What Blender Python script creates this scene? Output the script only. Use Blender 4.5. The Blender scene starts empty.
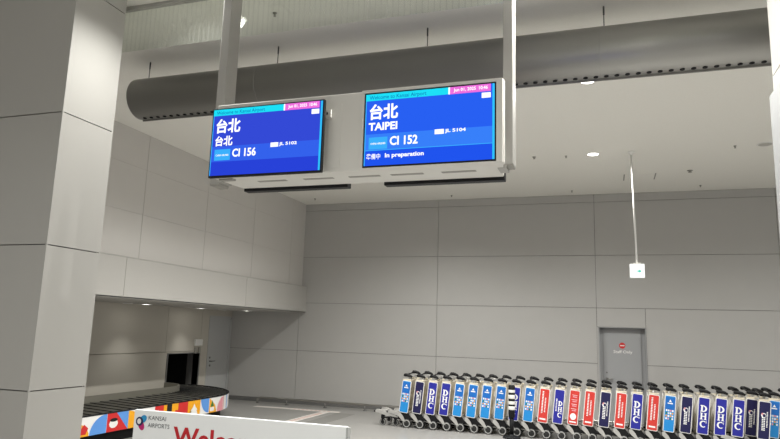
import bpy, bmesh, math, random
from mathutils import Vector, Matrix
random.seed(4)
S = bpy.context.scene
col = S.collection
V = Vector

# ------------------------------------------------------------------ camera, world, exposure
PITCH, ROLL, YAW, FPX = 0.1708, 0.0306, -0.3260, 641.74
EYE = V((0, 0, 1.75))
fw = V((math.sin(YAW)*math.cos(PITCH), math.cos(YAW)*math.cos(PITCH), math.sin(PITCH)))
r0 = V((math.cos(YAW), -math.sin(YAW), 0)); u0 = r0.cross(fw)
rt = r0*math.cos(ROLL) + u0*math.sin(ROLL); up = rt.cross(fw)
cam_d = bpy.data.cameras.new('camera'); cam = bpy.data.objects.new('camera', cam_d); col.objects.link(cam)
cam_d.sensor_width = 36; cam_d.lens = FPX*36/780; cam_d.clip_end = 200
cam.matrix_world = Matrix(((rt.x, up.x, -fw.x, EYE.x), (rt.y, up.y, -fw.y, EYE.y), (rt.z, up.z, -fw.z, EYE.z), (0, 0, 0, 1)))
S.camera = cam

world = bpy.data.worlds.new('world'); S.world = world; world.use_nodes = True
world.node_tree.nodes['Background'].inputs[0].default_value = (1.0, 0.985, 0.95, 1)
world.node_tree.nodes['Background'].inputs[1].default_value = 0.60
S.view_settings.view_transform = 'Standard'; S.view_settings.look = 'None'
S.view_settings.gamma = 1; S.view_settings.use_curve_mapping = False
S.view_settings.exposure = 0.0
LAMP_W = 335.0          # power of one ceiling downlight
LAMP_CONE = math.radians(150)
LAMP_BLEND = 0.75
NICHE_W = 27.0
PILLAR_LAMP_W = 215.0   # the lamp close to the left pillar

D, CEIL, WL = 13.94, 4.712, -6.876          # back wall, ceiling height, upper left wall
Z4, Z3, Z2, Z1 = 1.215, 2.330, 3.414, 4.543  # panel joints
PX0, PP = -6.920, 3.3675                     # panel joint origin and pitch along the back wall

# ------------------------------------------------------------------ materials
def mat(name, rgb, rough=0.6, metal=0.0, spec=0.5, noise=0.0, nscale=8.0, bump=0.0, bscale=200.0):
    m = bpy.data.materials.new(name); m.use_nodes = True
    nt = m.node_tree; b = nt.nodes['Principled BSDF']
    b.inputs['Base Color'].default_value = (*rgb, 1); b.inputs['Roughness'].default_value = rough
    b.inputs['Metallic'].default_value = metal; b.inputs['Specular IOR Level'].default_value = spec
    if noise or bump:
        tc = nt.nodes.new('ShaderNodeTexCoord')
    if noise:
        n = nt.nodes.new('ShaderNodeTexNoise'); n.inputs['Scale'].default_value = nscale; n.inputs['Detail'].default_value = 3
        nt.links.new(tc.outputs['Object'], n.inputs['Vector'])
        mx = nt.nodes.new('ShaderNodeMix'); mx.data_type = 'RGBA'
        mx.inputs[6].default_value = (*[c*(1-noise) for c in rgb], 1); mx.inputs[7].default_value = (*[min(1, c*(1+noise)) for c in rgb], 1)
        nt.links.new(n.outputs['Fac'], mx.inputs[0]); nt.links.new(mx.outputs[2], b.inputs['Base Color'])
    if bump:
        n2 = nt.nodes.new('ShaderNodeTexNoise'); n2.inputs['Scale'].default_value = bscale
        nt.links.new(tc.outputs['Object'], n2.inputs['Vector'])
        bp = nt.nodes.new('ShaderNodeBump'); bp.inputs['Strength'].default_value = bump; bp.inputs['Distance'].default_value = 0.01
        nt.links.new(n2.outputs['Fac'], bp.inputs['Height']); nt.links.new(bp.outputs['Normal'], b.inputs['Normal'])
    return m
def emit(name, rgb, k=1.0):
    m = bpy.data.materials.new(name); m.use_nodes = True; nt = m.node_tree
    nt.nodes.clear(); o = nt.nodes.new('ShaderNodeOutputMaterial'); e = nt.nodes.new('ShaderNodeEmission')
    e.inputs[0].default_value = (*rgb, 1); e.inputs[1].default_value = k
    nt.links.new(e.outputs[0], o.inputs[0]); return m
def srgb(r, g, b):
    f = lambda c: (c/255/12.92) if c/255 <= .04045 else ((c/255+.055)/1.055)**2.4
    return (f(r), f(g), f(b))

M = {}
M['wall'] = mat('grey wall panel', (0.445, 0.437, 0.42), 0.55, noise=0.025, nscale=3)
M['wall_left'] = mat('upper wall panel', (0.62, 0.60, 0.57), 0.6, noise=0.02, nscale=3)
M['joint'] = mat('panel joint', (0.15, 0.145, 0.14), 0.8)
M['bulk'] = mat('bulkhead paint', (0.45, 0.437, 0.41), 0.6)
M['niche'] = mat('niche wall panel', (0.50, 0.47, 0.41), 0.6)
M['ceil'] = mat('ceiling board', (0.86, 0.845, 0.79), 0.9, noise=0.04, nscale=60, bump=0.15, bscale=90)
M['floor'] = mat('polished grey floor', (0.33, 0.323, 0.309), 0.30, noise=0.05, nscale=2.5)
M['pillar'] = mat('pillar panel', (0.44, 0.43, 0.405), 0.5)
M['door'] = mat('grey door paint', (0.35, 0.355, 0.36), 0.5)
M['door_pale'] = mat('pale door paint', (0.45, 0.455, 0.45), 0.5)
M['duct'] = mat('duct metal', (0.36, 0.355, 0.335), 0.36, metal=0.6, noise=0.05, nscale=1.2)
M['rod'] = mat('dark steel rod', (0.10, 0.10, 0.10), 0.5, metal=0.5)
M['black'] = mat('black plastic', (0.008, 0.008, 0.009), 0.5, spec=0.25)
M['void'] = mat('black rubber', (0.006, 0.006, 0.007), 0.9)
M['white'] = mat('white enamel', (0.78, 0.775, 0.75), 0.4)
M['housing'] = mat('housing paint', (0.74, 0.725, 0.68), 0.45)
M['housing_grey'] = mat('housing slot', (0.32, 0.31, 0.28), 0.5)
M['pole'] = mat('pole paint', (0.40, 0.39, 0.365), 0.45)
M['steel'] = mat('brushed steel', (0.40, 0.39, 0.37), 0.28, metal=0.9)
M['alu'] = mat('cart aluminium', (0.52, 0.51, 0.49), 0.42, metal=0.35)
M['alu_dark'] = mat('cart grey steel', (0.20, 0.20, 0.195), 0.45, metal=0.4)
M['cream'] = mat('cart cream board', (0.70, 0.63, 0.49), 0.6, noise=0.12, nscale=25)
M['tyre'] = mat('tyre rubber', (0.014, 0.014, 0.014), 0.7)
M['hub'] = mat('wheel hub', (0.35, 0.35, 0.34), 0.5)
M['belt'] = mat('carousel belt rubber', (0.075, 0.072, 0.060), 0.42, noise=0.15, nscale=5)
M['guard'] = mat('carousel guard metal', (0.22, 0.21, 0.175), 0.45, metal=0.2)
def flat(name, r, g, b, rough=0.45): return mat(name, srgb(r, g, b), rough)
M['red'] = flat('print red', 205, 40, 40); M['blue'] = flat('print blue', 92, 150, 222); M['yellow'] = flat('print yellow', 240, 168, 24)
M['pwhite'] = flat('print white', 235, 233, 230); M['pink'] = flat('print pink', 225, 150, 160); M['green'] = flat('print green', 60, 120, 60)
M['board'] = flat('board white', 240, 242, 242); M['board_edge'] = flat('board edge grey', 175, 177, 176)
M['textred'] = flat('lettering red', 190, 22, 34); M['textgrey'] = flat('lettering grey', 70, 74, 80)
M['ad_cyan'] = flat('ad sky blue', 26, 138, 212); M['ad_cyan2'] = flat('ad deep sky blue', 14, 104, 190)
M['ad_navy'] = flat('ad navy', 18, 16, 72); M['ad_blue'] = flat('ad royal blue', 32, 36, 150); M['ad_red'] = flat('ad red', 208, 56, 48)
M['ad_white'] = flat('ad white', 245, 245, 245); M['magenta'] = flat('logo magenta', 190, 20, 110); M['logoblue'] = flat('logo blue', 40, 150, 205)
M['logonavy'] = flat('logo navy', 30, 26, 80)
M['tape'] = flat('floor tape', 232, 226, 220); M['tapered'] = flat('floor tape faded red', 214, 170, 162)
M['lamp'] = emit('downlight lens', (1.0, 0.97, 0.9), 9.0)
M['lens_off'] = mat('unlit lens', (0.50, 0.48, 0.44), 0.5)
# screens give off light
M['s_blueL'] = emit('screen blue violet', srgb(52, 74, 214)); M['s_bandL'] = emit('screen band blue violet', srgb(52, 98, 236))
M['s_lowL'] = emit('screen low blue', srgb(40, 66, 216))
M['s_blueR'] = emit('screen blue', srgb(40, 96, 242)); M['s_bandR'] = emit('screen band blue', srgb(56, 128, 250)); M['s_lowR'] = emit('screen low blue bright', srgb(32, 84, 238))
M['s_cyan'] = emit('screen cyan', srgb(30, 224, 246)); M['s_pink'] = emit('screen pink', srgb(240, 112, 222)); M['s_white'] = emit('screen white', (1, 1, 1), 1.15)
M['s_ink'] = emit('screen teal ink', srgb(14, 120, 190)); M['s_logo'] = emit('screen logo blue', srgb(60, 176, 252)); M['s_edge'] = emit('screen edge cyan', srgb(50, 196, 252))
M['e_white'] = emit('exit sign white', (1, 1, 1), 1.25); M['e_green'] = emit('exit sign green', srgb(60, 215, 185)); M['e_pink'] = emit('exit sign pale', srgb(250, 236, 242))
# clear glass with fine vertical wires
def wire_glass():
    m = bpy.data.materials.new('wired glass'); m.use_nodes = True; nt = m.node_tree; nt.nodes.clear()
    o = nt.nodes.new('ShaderNodeOutputMaterial'); tr = nt.nodes.new('ShaderNodeBsdfTransparent'); gl = nt.nodes.new('ShaderNodeBsdfGlossy')
    df = nt.nodes.new('ShaderNodeBsdfDiffuse'); lw = nt.nodes.new('ShaderNodeLayerWeight'); pw = nt.nodes.new('ShaderNodeMath'); pw.operation = 'POWER'; pw.inputs[1].default_value = 4.0; fr = nt.nodes.new('ShaderNodeMath'); fr.operation = 'MULTIPLY_ADD'; fr.inputs[1].default_value = 0.8; fr.inputs[2].default_value = 0.045; nt.links.new(lw.outputs['Facing'], pw.inputs[0]); nt.links.new(pw.outputs[0], fr.inputs[0]); mx = nt.nodes.new('ShaderNodeMixShader'); mx2 = nt.nodes.new('ShaderNodeMixShader')
    tr.inputs[0].default_value = (0.93, 0.95, 0.92, 1); gl.inputs[1].default_value = 0.03; 
    df.inputs[0].default_value = (0.55, 0.56, 0.52, 1)
    tc = nt.nodes.new('ShaderNodeTexCoord'); sep = nt.nodes.new('ShaderNodeSeparateXYZ'); nt.links.new(tc.outputs['Object'], sep.inputs[0])
    mu = nt.nodes.new('ShaderNodeMath'); mu.operation = 'MULTIPLY'; mu.inputs[1].default_value = 2*math.pi/0.05; nt.links.new(sep.outputs['X'], mu.inputs[0])
    sn = nt.nodes.new('ShaderNodeMath'); sn.operation = 'SINE'; nt.links.new(mu.outputs[0], sn.inputs[0])
    gt = nt.nodes.new('ShaderNodeMath'); gt.operation = 'GREATER_THAN'; gt.inputs[1].default_value = 0.80; nt.links.new(sn.outputs[0], gt.inputs[0])
    ma = nt.nodes.new('ShaderNodeMath'); ma.operation = 'MULTIPLY_ADD'; ma.inputs[1].default_value = 0.045; ma.inputs[2].default_value = 0.03; nt.links.new(gt.outputs[0], ma.inputs[0])
    nt.links.new(fr.outputs[0], mx.inputs[0]); nt.links.new(tr.outputs[0], mx.inputs[1]); nt.links.new(gl.outputs[0], mx.inputs[2])
    nt.links.new(ma.outputs[0], mx2.inputs[0]); nt.links.new(mx.outputs[0], mx2.inputs[1]); nt.links.new(df.outputs[0], mx2.inputs[2])
    nt.links.new(mx2.outputs[0], o.inputs[0]); return m
M['glass'] = wire_glass()

# ------------------------------------------------------------------ mesh builder
_txt = {}
def text_shape(s, bold):
    k = (s, bold)
    if k not in _txt:
        c = bpy.data.curves.new('lettering', 'FONT'); c.body = s; c.size = 1; c.offset = bold; c.resolution_u = 3; c.fill_mode = 'FRONT'
        o = bpy.data.objects.new('lettering', c); col.objects.link(o)
        dg = bpy.context.evaluated_depsgraph_get(); dg.update()
        me = o.evaluated_get(dg).to_mesh()
        vs = [v.co.copy() for v in me.vertices]; fs = [tuple(p.vertices) for p in me.polygons]
        o.evaluated_get(dg).to_mesh_clear(); bpy.data.objects.remove(o); bpy.data.curves.remove(c)
        x0 = min(v.x for v in vs); x1 = max(v.x for v in vs); y0 = min(v.y for v in vs); y1 = max(v.y for v in vs)
        _txt[k] = ([((v.x-x0)/(x1-x0), (v.y-y0)/(y1-y0)) for v in vs], fs, (x1-x0)/(y1-y0))
    return _txt[k]

class MB:
    def __init__(s): s.bm = bmesh.new(); s.mats = []
    def mi(s, m):
        if m not in s.mats: s.mats.append(m)
        return s.mats.index(m)
    def box(s, lo, hi, m, bev=0.0, rot=None, piv=None):
        lo, hi = V(lo), V(hi); c = (lo+hi)/2; d = hi-lo
        r = bmesh.ops.create_cube(s.bm, size=1, matrix=Matrix.Translation(c) @ Matrix.Diagonal((abs(d.x), abs(d.y), abs(d.z), 1)))
        vs = r['verts']; fs = {f for v in vs for f in v.link_faces}
        for f in fs: f.material_index = s.mi(m)
        if rot: bmesh.ops.rotate(s.bm, verts=vs, cent=piv or c, matrix=rot)
        if bev:
            es = list({e for v in vs for e in v.link_edges})
            bmesh.ops.bevel(s.bm, geom=es, offset=bev, segments=2, affect='EDGES', profile=0.5, material=-1)
        return s
    def tube(s, pts, r, m, seg=10, caps=True):
        pts = [V(p) for p in pts]; n = len(pts); i0 = s.mi(m); rings = []
        d0 = (pts[1]-pts[0]).normalized(); a = d0.orthogonal().normalized()
        for i, p in enumerate(pts):
            d = (pts[min(i+1, n-1)]-pts[max(i-1, 0)]).normalized()
            a = (a - d*a.dot(d)).normalized(); b = d.cross(a)
            rr = r[i] if isinstance(r, (list, tuple)) else r
            rings.append([s.bm.verts.new(p+(a*math.cos(t)+b*math.sin(t))*rr) for t in [2*math.pi*k/seg for k in range(seg)]])
        for i in range(n-1):
            for k in range(seg):
                f = s.bm.faces.new((rings[i][k], rings[i][(k+1) % seg], rings[i+1][(k+1) % seg], rings[i+1][k])); f.material_index = i0; f.smooth = True
        if caps:
            for rg, rev in ((rings[0], True), (rings[-1], False)):
                f = s.bm.faces.new(rg[::-1] if rev else rg); f.material_index = i0
        return s
    def lathe(s, prof, o, axis, m, seg=24, ring=False):           # prof: (radius, along)
        o = V(o); ax = V(axis).normalized(); a = ax.orthogonal().normalized(); b = ax.cross(a); i0 = s.mi(m); rings = []
        for (r, h) in prof:
            rings.append([s.bm.verts.new(o+ax*h+(a*math.cos(t)+b*math.sin(t))*max(r, 1e-4)) for t in [2*math.pi*k/seg for k in range(seg)]])
        for i in range(len(rings) if ring else len(rings)-1):
            r2 = rings[(i+1) % len(rings)]
            for k in range(seg):
                f = s.bm.faces.new((rings[i][k], rings[i][(k+1) % seg], r2[(k+1) % seg], r2[k])); f.material_index = i0; f.smooth = True
        for rg, rev in () if ring else ((rings[0], True), (rings[-1], False)):
            f = s.bm.faces.new(rg[::-1] if rev else rg); f.material_index = i0
        return s
    def poly(s, pts, m):
        f = s.bm.faces.new([s.bm.verts.new(V(p)) for p in pts]); f.material_index = s.mi(m); return s
    def prism(s, pts, dvec, m):                      # outline extruded along dvec
        pts = [V(p) for p in pts]; d = V(dvec); i0 = s.mi(m)
        a = [s.bm.verts.new(p) for p in pts]; b = [s.bm.verts.new(p+d) for p in pts]; n = len(pts)
        fs = [s.bm.faces.new(a[::-1]), s.bm.faces.new(b)]
        for i in range(n): fs.append(s.bm.faces.new((a[i], a[(i+1) % n], b[(i+1) % n], b[i])))
        for f in fs: f.material_index = i0
        bmesh.ops.recalc_face_normals(s.bm, faces=fs)
        return s
    def text(s, body, o, ux, uy, w, h, m, bold=0.0):   # lower left corner o; w None keeps the letters' own proportion
        vs, fs, asp = text_shape(body, bold); o, ux, uy = V(o), V(ux), V(uy)
        if w is None: w = h*asp
        bv = [s.bm.verts.new(o+ux*(x*w)+uy*(y*h)) for x, y in vs]; i0 = s.mi(m)
        for f in fs:
            try: g = s.bm.faces.new([bv[i] for i in f]); g.material_index = i0
            except ValueError: pass
        return s
    def build(s, name, parent=None, loc=None, smooth_angle=None):
        me = bpy.data.meshes.new(name); s.bm.normal_update(); s.bm.to_mesh(me); s.bm.free()
        for m in s.mats: me.materials.append(m)
        o = bpy.data.objects.new(name, me); col.objects.link(o)
        if parent: o.parent = parent
        if loc: o.location = loc
        return o

def tag(o, label=None, cat=None, group=None, kind=None):
    if label: o['label'] = label
    if cat: o['category'] = cat
    if group: o['group'] = group
    if kind: o['kind'] = kind
    return o
def empty(name, loc, label, cat, group=None, rz=0):
    o = bpy.data.objects.new(name, None); col.objects.link(o); o.location = loc; o.rotation_euler = (0, 0, rz)
    o.empty_display_size = 0.1
    return tag(o, label, cat, group)
def copy_tree(o, parent=None):
    c = o.copy(); col.objects.link(c)
    if parent: c.parent = parent
    for ch in list(o.children): copy_tree(ch, c)
    return c
def struct(o, label, cat): return tag(o, label, cat, kind='structure')

# panelled wall: cells of a (u, z) grid in front of a dark backing
def panels(mb, o, ud, nd, ucuts, zcuts, m, skip=lambda u0, u1, z0, z1: False, gap=0.008, t=0.02, zgap=None):
    zg = gap if zgap is None else zgap
    o, ud, nd = V(o), V(ud), V(nd); i0 = mb.mi(m)
    for i in range(len(ucuts)-1):
        for j in range(len(zcuts)-1):
            u0_, u1_, z0, z1 = ucuts[i]+gap/2, ucuts[i+1]-gap/2, zcuts[j]+zg/2, zcuts[j+1]-zg/2
            if skip(u0_, u1_, z0, z1): continue
            a = o+ud*u0_+V((0, 0, z0)); b = o+ud*u1_+V((0, 0, z0)); c = o+ud*u1_+V((0, 0, z1)); d = o+ud*u0_+V((0, 0, z1))
            mb.prism([a, b, c, d], nd*(-t), m)

# ------------------------------------------------------------------ large structure
mb = MB(); mb.box((-13, -8, -0.2), (14, D+0.4, 0), M['floor'])
struct(mb.build('floor'), 'pale grey polished floor of the baggage hall', 'floor')
mb = MB(); mb.box((-13, -8, CEIL), (14, D+0.4, CEIL+0.2), M['ceil'])
struct(mb.build('ceiling'), 'off-white acoustic board ceiling above the hall', 'ceiling')

DX0, DX1, DZ = -0.150, 0.738, 1.946
mb = MB()
for lo, hi in (((-9.2, D+0.02, 0), (DX0, D+0.3, CEIL)), ((DX1, D+0.02, 0), (12.5, D+0.3, CEIL)), ((DX0, D+0.02, DZ), (DX1, D+0.3, CEIL))):
    mb.box(lo, hi, M['joint'])
uc = [PX0-PP]+[PX0+PP*k for k in range(0, 6)]
cut = -0.185
ul = [u for u in uc if u < -0.3]+[cut]
panels(mb, (0, D, 0), (1, 0, 0), (0, -1, 0), [-9.2, PX0, PX0+PP, cut], [0.09, Z4, Z3, Z2, Z1, CEIL], M['wall'])
panels(mb, (0, D, 0), (1, 0, 0), (0, -1, 0), [0.748, 3.183, 3.183+PP, 3.183+2*PP, 12.5], [0.09, Z4, Z3], M['wall'])
panels(mb, (0, D, 0), (1, 0, 0), (0, -1, 0), [cut, 0.748], [DZ, Z3], M['wall'])
panels(mb, (0, D, 0), (1, 0, 0), (0, -1, 0), [cut, DX0], [0.0, DZ], M['wall'], gap=0.0)
panels(mb, (0, D, 0), (1, 0, 0), (0, -1, 0), [cut, 3.183, 3.183+PP, 3.183+2*PP, 12.5], [Z3, Z2, Z1, CEIL], M['wall'])
struct(mb.build('wall_back'), 'wide grey panelled wall at the far end of the hall', 'wall')
mb = MB(); mb.box((-9.2, D-0.012, 0), (DX0-0.04, D+0.02, 0.09), M['alu_dark']); mb.box((DX1+0.02, D-0.012, 0), (12.5, D+0.02, 0.09), M['alu_dark'])
struct(mb.build('baseboard_back'), 'dark grey baseboard along the far wall', 'baseboard')

# upper left wall with its bulkhead and the niche under it
BT, BB, BX, NX = 2.704, 2.100, -6.745, -8.737
mb = MB(); mb.box((WL-0.3, 3.0, BT), (WL-0.02, D, CEIL), M['joint'])
yc = [8.19+1.684*k for k in range(-3, 4)]+[D]
panels(mb, (WL, 0, 0), (0, 1, 0), (1, 0, 0), yc, [BT, 3.42, 4.14, CEIL], M['wall_left'], gap=0.007, zgap=0.002)
struct(mb.build('wall_left'), 'upper left grey panelled wall above the bulkhead', 'wall')
mb = MB(); mb.box((NX-0.2, 2.5, BB+0.02), (BX-0.02, D, BT), M['joint'])
panels(mb, (BX, 0, 0), (0, 1, 0), (1, 0, 0), [4.36, 7.785, 11.206, D], [BB, BT], M['bulk'], gap=0.007)
mb.box((NX-0.2, 2.5, BB), (BX, D, BB+0.02), M['bulk']); mb.box((WL-0.1, 2.5, BT), (BX, D, BT+0.012), M['bulk'])
struct(mb.build('trim_1'), 'pale bulkhead band projecting over the carousel niche', 'bulkhead')

OY0, OY1, OZ0, OZ1 = 11.58, 12.68, 0.30, 1.115
NDY0, NDY1, NDZ = 13.02, 13.90, 1.93
mb = MB()
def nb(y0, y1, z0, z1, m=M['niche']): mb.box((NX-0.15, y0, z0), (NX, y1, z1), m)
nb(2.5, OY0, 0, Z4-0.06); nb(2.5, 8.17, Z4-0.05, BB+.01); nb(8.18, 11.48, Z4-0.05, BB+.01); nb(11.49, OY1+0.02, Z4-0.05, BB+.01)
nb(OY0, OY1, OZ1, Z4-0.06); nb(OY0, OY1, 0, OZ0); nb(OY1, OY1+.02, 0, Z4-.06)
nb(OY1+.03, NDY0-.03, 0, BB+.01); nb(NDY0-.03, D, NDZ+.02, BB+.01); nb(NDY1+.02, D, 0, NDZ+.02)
mb.box((NX-0.3, 2.5, 0), (NX-0.15, OY0, BB), M['joint']); mb.box((NX-0.3, OY1, 0), (NX-0.15, D, BB), M['joint'])
mb.box((NX-0.3, OY0, OZ1), (NX-0.15, OY1, BB), M['joint'])
struct(mb.build('wall_niche'), 'beige panelled wall inside the carousel niche', 'wall')
# dark tunnel behind the conveyor opening
mb = MB(); mb.box((NX-1.4, OY0-.2, OZ0-.1), (NX-1.3, OY1+.2, OZ1+.2), M['void'])
mb.box((NX-1.4, OY0-.2, OZ0-.1), (NX-.3, OY0-.15, OZ1+.2), M['void']); mb.box((NX-1.4, OY1+.15, OZ0-.1), (NX-.3, OY1+.2, OZ1+.2), M['void'])
mb.box((NX-1.4, OY0-.2, OZ1+.15), (NX-.3, OY1+.2, OZ1+.2), M['void'])
struct(mb.build('wall_tunnel'), 'black conveyor tunnel behind the niche opening', 'tunnel')
mb = MB()
for y0, y1 in ((OY0-.03, OY0), (OY1, OY1+.03)): mb.box((NX-.15, y0, OZ0), (NX+.015, y1, OZ1), M['alu_dark'])
mb.box((NX-.15, OY0-.03, OZ1), (NX+.015, OY1+.03, OZ1+.02), M['alu_dark'])
struct(mb.build('trim_2'), 'dark steel frame around the black conveyor opening', 'trim')

# pillars
def pillar(x0, x1, y0, y1, name, label):
    mb = MB(); mb.box((x0+.02, y0+.02, 0), (x1-.02, y1-.02, CEIL), M['joint'])
    zc = [0, 0.1, Z4, Z3, Z2, Z1, CEIL]
    panels(mb, (x0, y0, 0), (1, 0, 0), (0, -1, 0), [.014, x1-x0-.014], zc, M['pillar'], gap=0, zgap=.009)
    panels(mb, (x0, y1, 0), (1, 0, 0), (0, 1, 0), [.014, x1-x0-.014], zc, M['pillar'], gap=0, zgap=.009)
    panels(mb, (x1, y0, 0), (0, 1, 0), (1, 0, 0), [.014, y1-y0-.014], zc, M['pillar'], gap=0, zgap=.009)
    panels(mb, (x0, y0, 0), (0, 1, 0), (-1, 0, 0), [.014, y1-y0-.014], zc, M['pillar'], gap=0, zgap=.009)
    for x in (x0, x1):
        for y in (y0, y1):
            mb.box((x-.014 if x == x1 else x, y if y == y0 else y-.014, 0), (x if x == x1 else x+.014, y+.014 if y == y0 else y, CEIL), M['pillar'])
    return struct(mb.build(name), label, 'pillar')
pillar(-5.26, -4.128, 3.864, 4.430, 'pillar_left', 'big square pale clad pillar at the left edge')
pillar(1.045, 2.177, 3.864, 4.430, 'pillar_right', 'square white clad pillar at the right edge')

mb = MB(); mb.box((1.018, 3.90, 1.30), (1.045, 4.43, 3.285), M['door'], .004)  # thin grey box making a darker strip on the pillar side
struct(mb.build('trim_5'), 'thin grey panel along the side of the right pillar', 'panel')
# ------------------------------------------------------------------ wired glass smoke screen hanging from the ceiling
GY, GZ = 4.60, 4.262
mb = MB(); mb.box((-5.2, GY-.02, CEIL-.035), (1.6, GY+.02, CEIL), M['pole'])
struct(mb.build('trim_3'), 'grey ceiling rail holding the glass smoke screen', 'rail')
xs = [-5.14+1.112*k for k in range(7)]
gnames = ['leftmost wired glass smoke screen pane, next to the left pillar', 'second wired glass smoke screen pane from the left pillar',
          'third wired glass smoke screen pane, just right of the left hanging pole', 'fourth wired glass smoke screen pane from the left pillar', 'wired glass smoke screen pane in front of the right hanging pole', 'rightmost wired glass smoke screen pane beside the right pillar']
for k in range(6):
    mb = MB(); mb.box((xs[k]+.003, GY-.004, GZ), (xs[k+1]-.003, GY+.004, CEIL-.03), M['glass'])
    tag(mb.build('glass_pane'), gnames[k], 'glass pane', 'hanging glass smoke screen')

# ------------------------------------------------------------------ ceiling downlights
def spot(parent, loc, w, cone, blend, size=0.06):
    l = bpy.data.lights.new('lamp_light', 'SPOT'); l.energy = w; l.spot_size = cone; l.spot_blend = blend; l.shadow_soft_size = size; l.color = (1.0, 0.99, 0.95)
    o = bpy.data.objects.new('lamp_light', l); col.objects.link(o); o.location = loc; o.parent = parent
    return o
def downlight(x, y, z, r, label, w, cone, blend, group, lit=True, name='downlight'):
    e = empty(name, (x, y, z), label, 'ceiling light' if lit else 'ceiling fitting', group)
    mb = MB(); mb.lathe([(r*1.22, 0), (r*1.22, -.006), (r*1.02, -.012), (r*1.0, -.004)], (0, 0, 0), (0, 0, 1), M['white'], 28); mb.build('trim_ring', e)
    mb = MB(); mb.lathe([(r, -.004), (r, -.009)], (0, 0, 0), (0, 0, 1), M['lamp'] if lit else M['lens_off'], 28); mb.build('lens', e)
    if lit: spot(e, (0, 0, -.03), w, cone, blend)
    return e
LX = [-3.34, -0.137, 3.113]
LY = [4.14, 7.49, 10.74]
lab = {(1, 2): 'lit round downlight on the ceiling left of the exit sign rod', (1, 1): 'lit round downlight just behind the grey duct',
       (0, 0): 'lit round downlight beside the left pillar, mirrored in the glass', (0, 1): 'lit round downlight above and behind the left screen', (0, 2): 'lit round downlight behind the screens towards the far wall',
       (1, 0): 'lit round downlight between the hanging poles and right pillar', (2, 0): 'lit round downlight right of the right pillar', (2, 1): 'lit round downlight right of the duct',
       (2, 2): 'lit round downlight near the far wall at the right'}
for i, x in enumerate(LX):
    for j, y in enumerate(LY):
        downlight(x, y, CEIL, 0.085, lab[(i, j)], PILLAR_LAMP_W if (i, j) == (0, 0) else LAMP_W*(1.75, 0.95, 0.8)[i]*(1.6, 1.55, 1.05)[j], math.radians(136) if (i, j) == (0, 0) else LAMP_CONE, 0.85 if (i, j) == (0, 0) else LAMP_BLEND, 'recessed ceiling downlights')
for x in [-6.6]+LX+[6.6]:  # unseen lamps behind the viewer; leftmost column added to brighten floor and ceiling
    for y in (0.99, -2.26):
        downlight(x, y, CEIL, 0.085, 'unseen fill downlight on the ceiling behind the photographer', LAMP_W*(0.9 if x == -0.137 else 0.25), LAMP_CONE, LAMP_BLEND, 'unseen downlights behind the viewer')
for y in (4.24, 7.49, 10.74):
    downlight(6.6, y, CEIL, 0.085, 'recessed downlight on the ceiling beyond the right edge', LAMP_W*0.6, LAMP_CONE, LAMP_BLEND, 'downlights beyond the right edge')
downlight(2.36, 10.71, CEIL, 0.095, 'unlit round speaker grille on the ceiling at the right', 0, 1, 0, None, False, 'ceiling_speaker')
for x, y, nm in ((-8.24, 10.14, 'lit downlight under the bulkhead nearest the left pillar'), (-8.29, 11.97, 'middle lit downlight under the bulkhead'), (-7.90, 13.20, 'lit downlight under the bulkhead nearest the far wall')):
    downlight(x, y, BB, 0.10, nm, NICHE_W*(.12 if y > 13 else 1), math.radians(88), 0.75, 'niche downlights')
for x, y, nm in ((-8.5, 9.95, 'unlit round fitting under the bulkhead left of the lit lamps'), (-8.42, 13.0, 'unlit round fitting under the bulkhead beside the door')):
    downlight(x, y, BB, 0.075, nm, 0, 1, 0, 'unlit niche fittings', False, 'ceiling_fitting')

# small sprinklers and sensors
for x, y, r, nm in ((-2.935, 5.054, .022, 'small dark sprinkler on the ceiling seen through the glass'), (-1.088, 10.722, .03, 'tiny sensor on the ceiling left of the lit downlight'), (-0.568, 10.77, .022, 'tiny sprinkler just left of the lit ceiling downlight'),
                    (1.48, 12.19, .05, 'dark oval sprinkler near the ceiling hatch'), (1.953, 10.727, .022, 'tiny sprinkler left of the ceiling speaker'), (-3.152, 13.5, .022, 'tiny sprinkler above the far wall, left of centre'),
                    (-0.607, 13.5, .022, 'tiny sprinkler above the far wall, centre'), (1.806, 13.45, .022, 'tiny sprinkler above the far wall at the right'), (-6.35, 13.3, .022, 'tiny sprinkler on the ceiling by the left wall corner')):
    mb = MB(); mb.lathe([(r, 0), (r, -.006), (r*.5, -.012), (r*.4, -.03), (r*.7, -.032), (r*.7, -.036)], (0, 0, 0), (0, 0, 1), M['housing_grey'], 14)
    tag(mb.build('sprinkler', None, (x, y, CEIL)), nm, 'sprinkler', 'ceiling sprinklers')
e = empty('access_hatch', (0.655, 12.52, CEIL), 'flush access hatch in the ceiling behind the exit sign rod', 'hatch')
mb = MB(); mb.box((-.25, -.24, -.003), (.25, .24, 0), M['ceil']); mb.build('panel', e)
for sx in (-1, 1):
    mb = MB(); mb.box((sx*.27-.010, -.24, -.004), (sx*.27+.010, .24, 0), M['housing_grey']); mb.build('slot', e)

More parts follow.
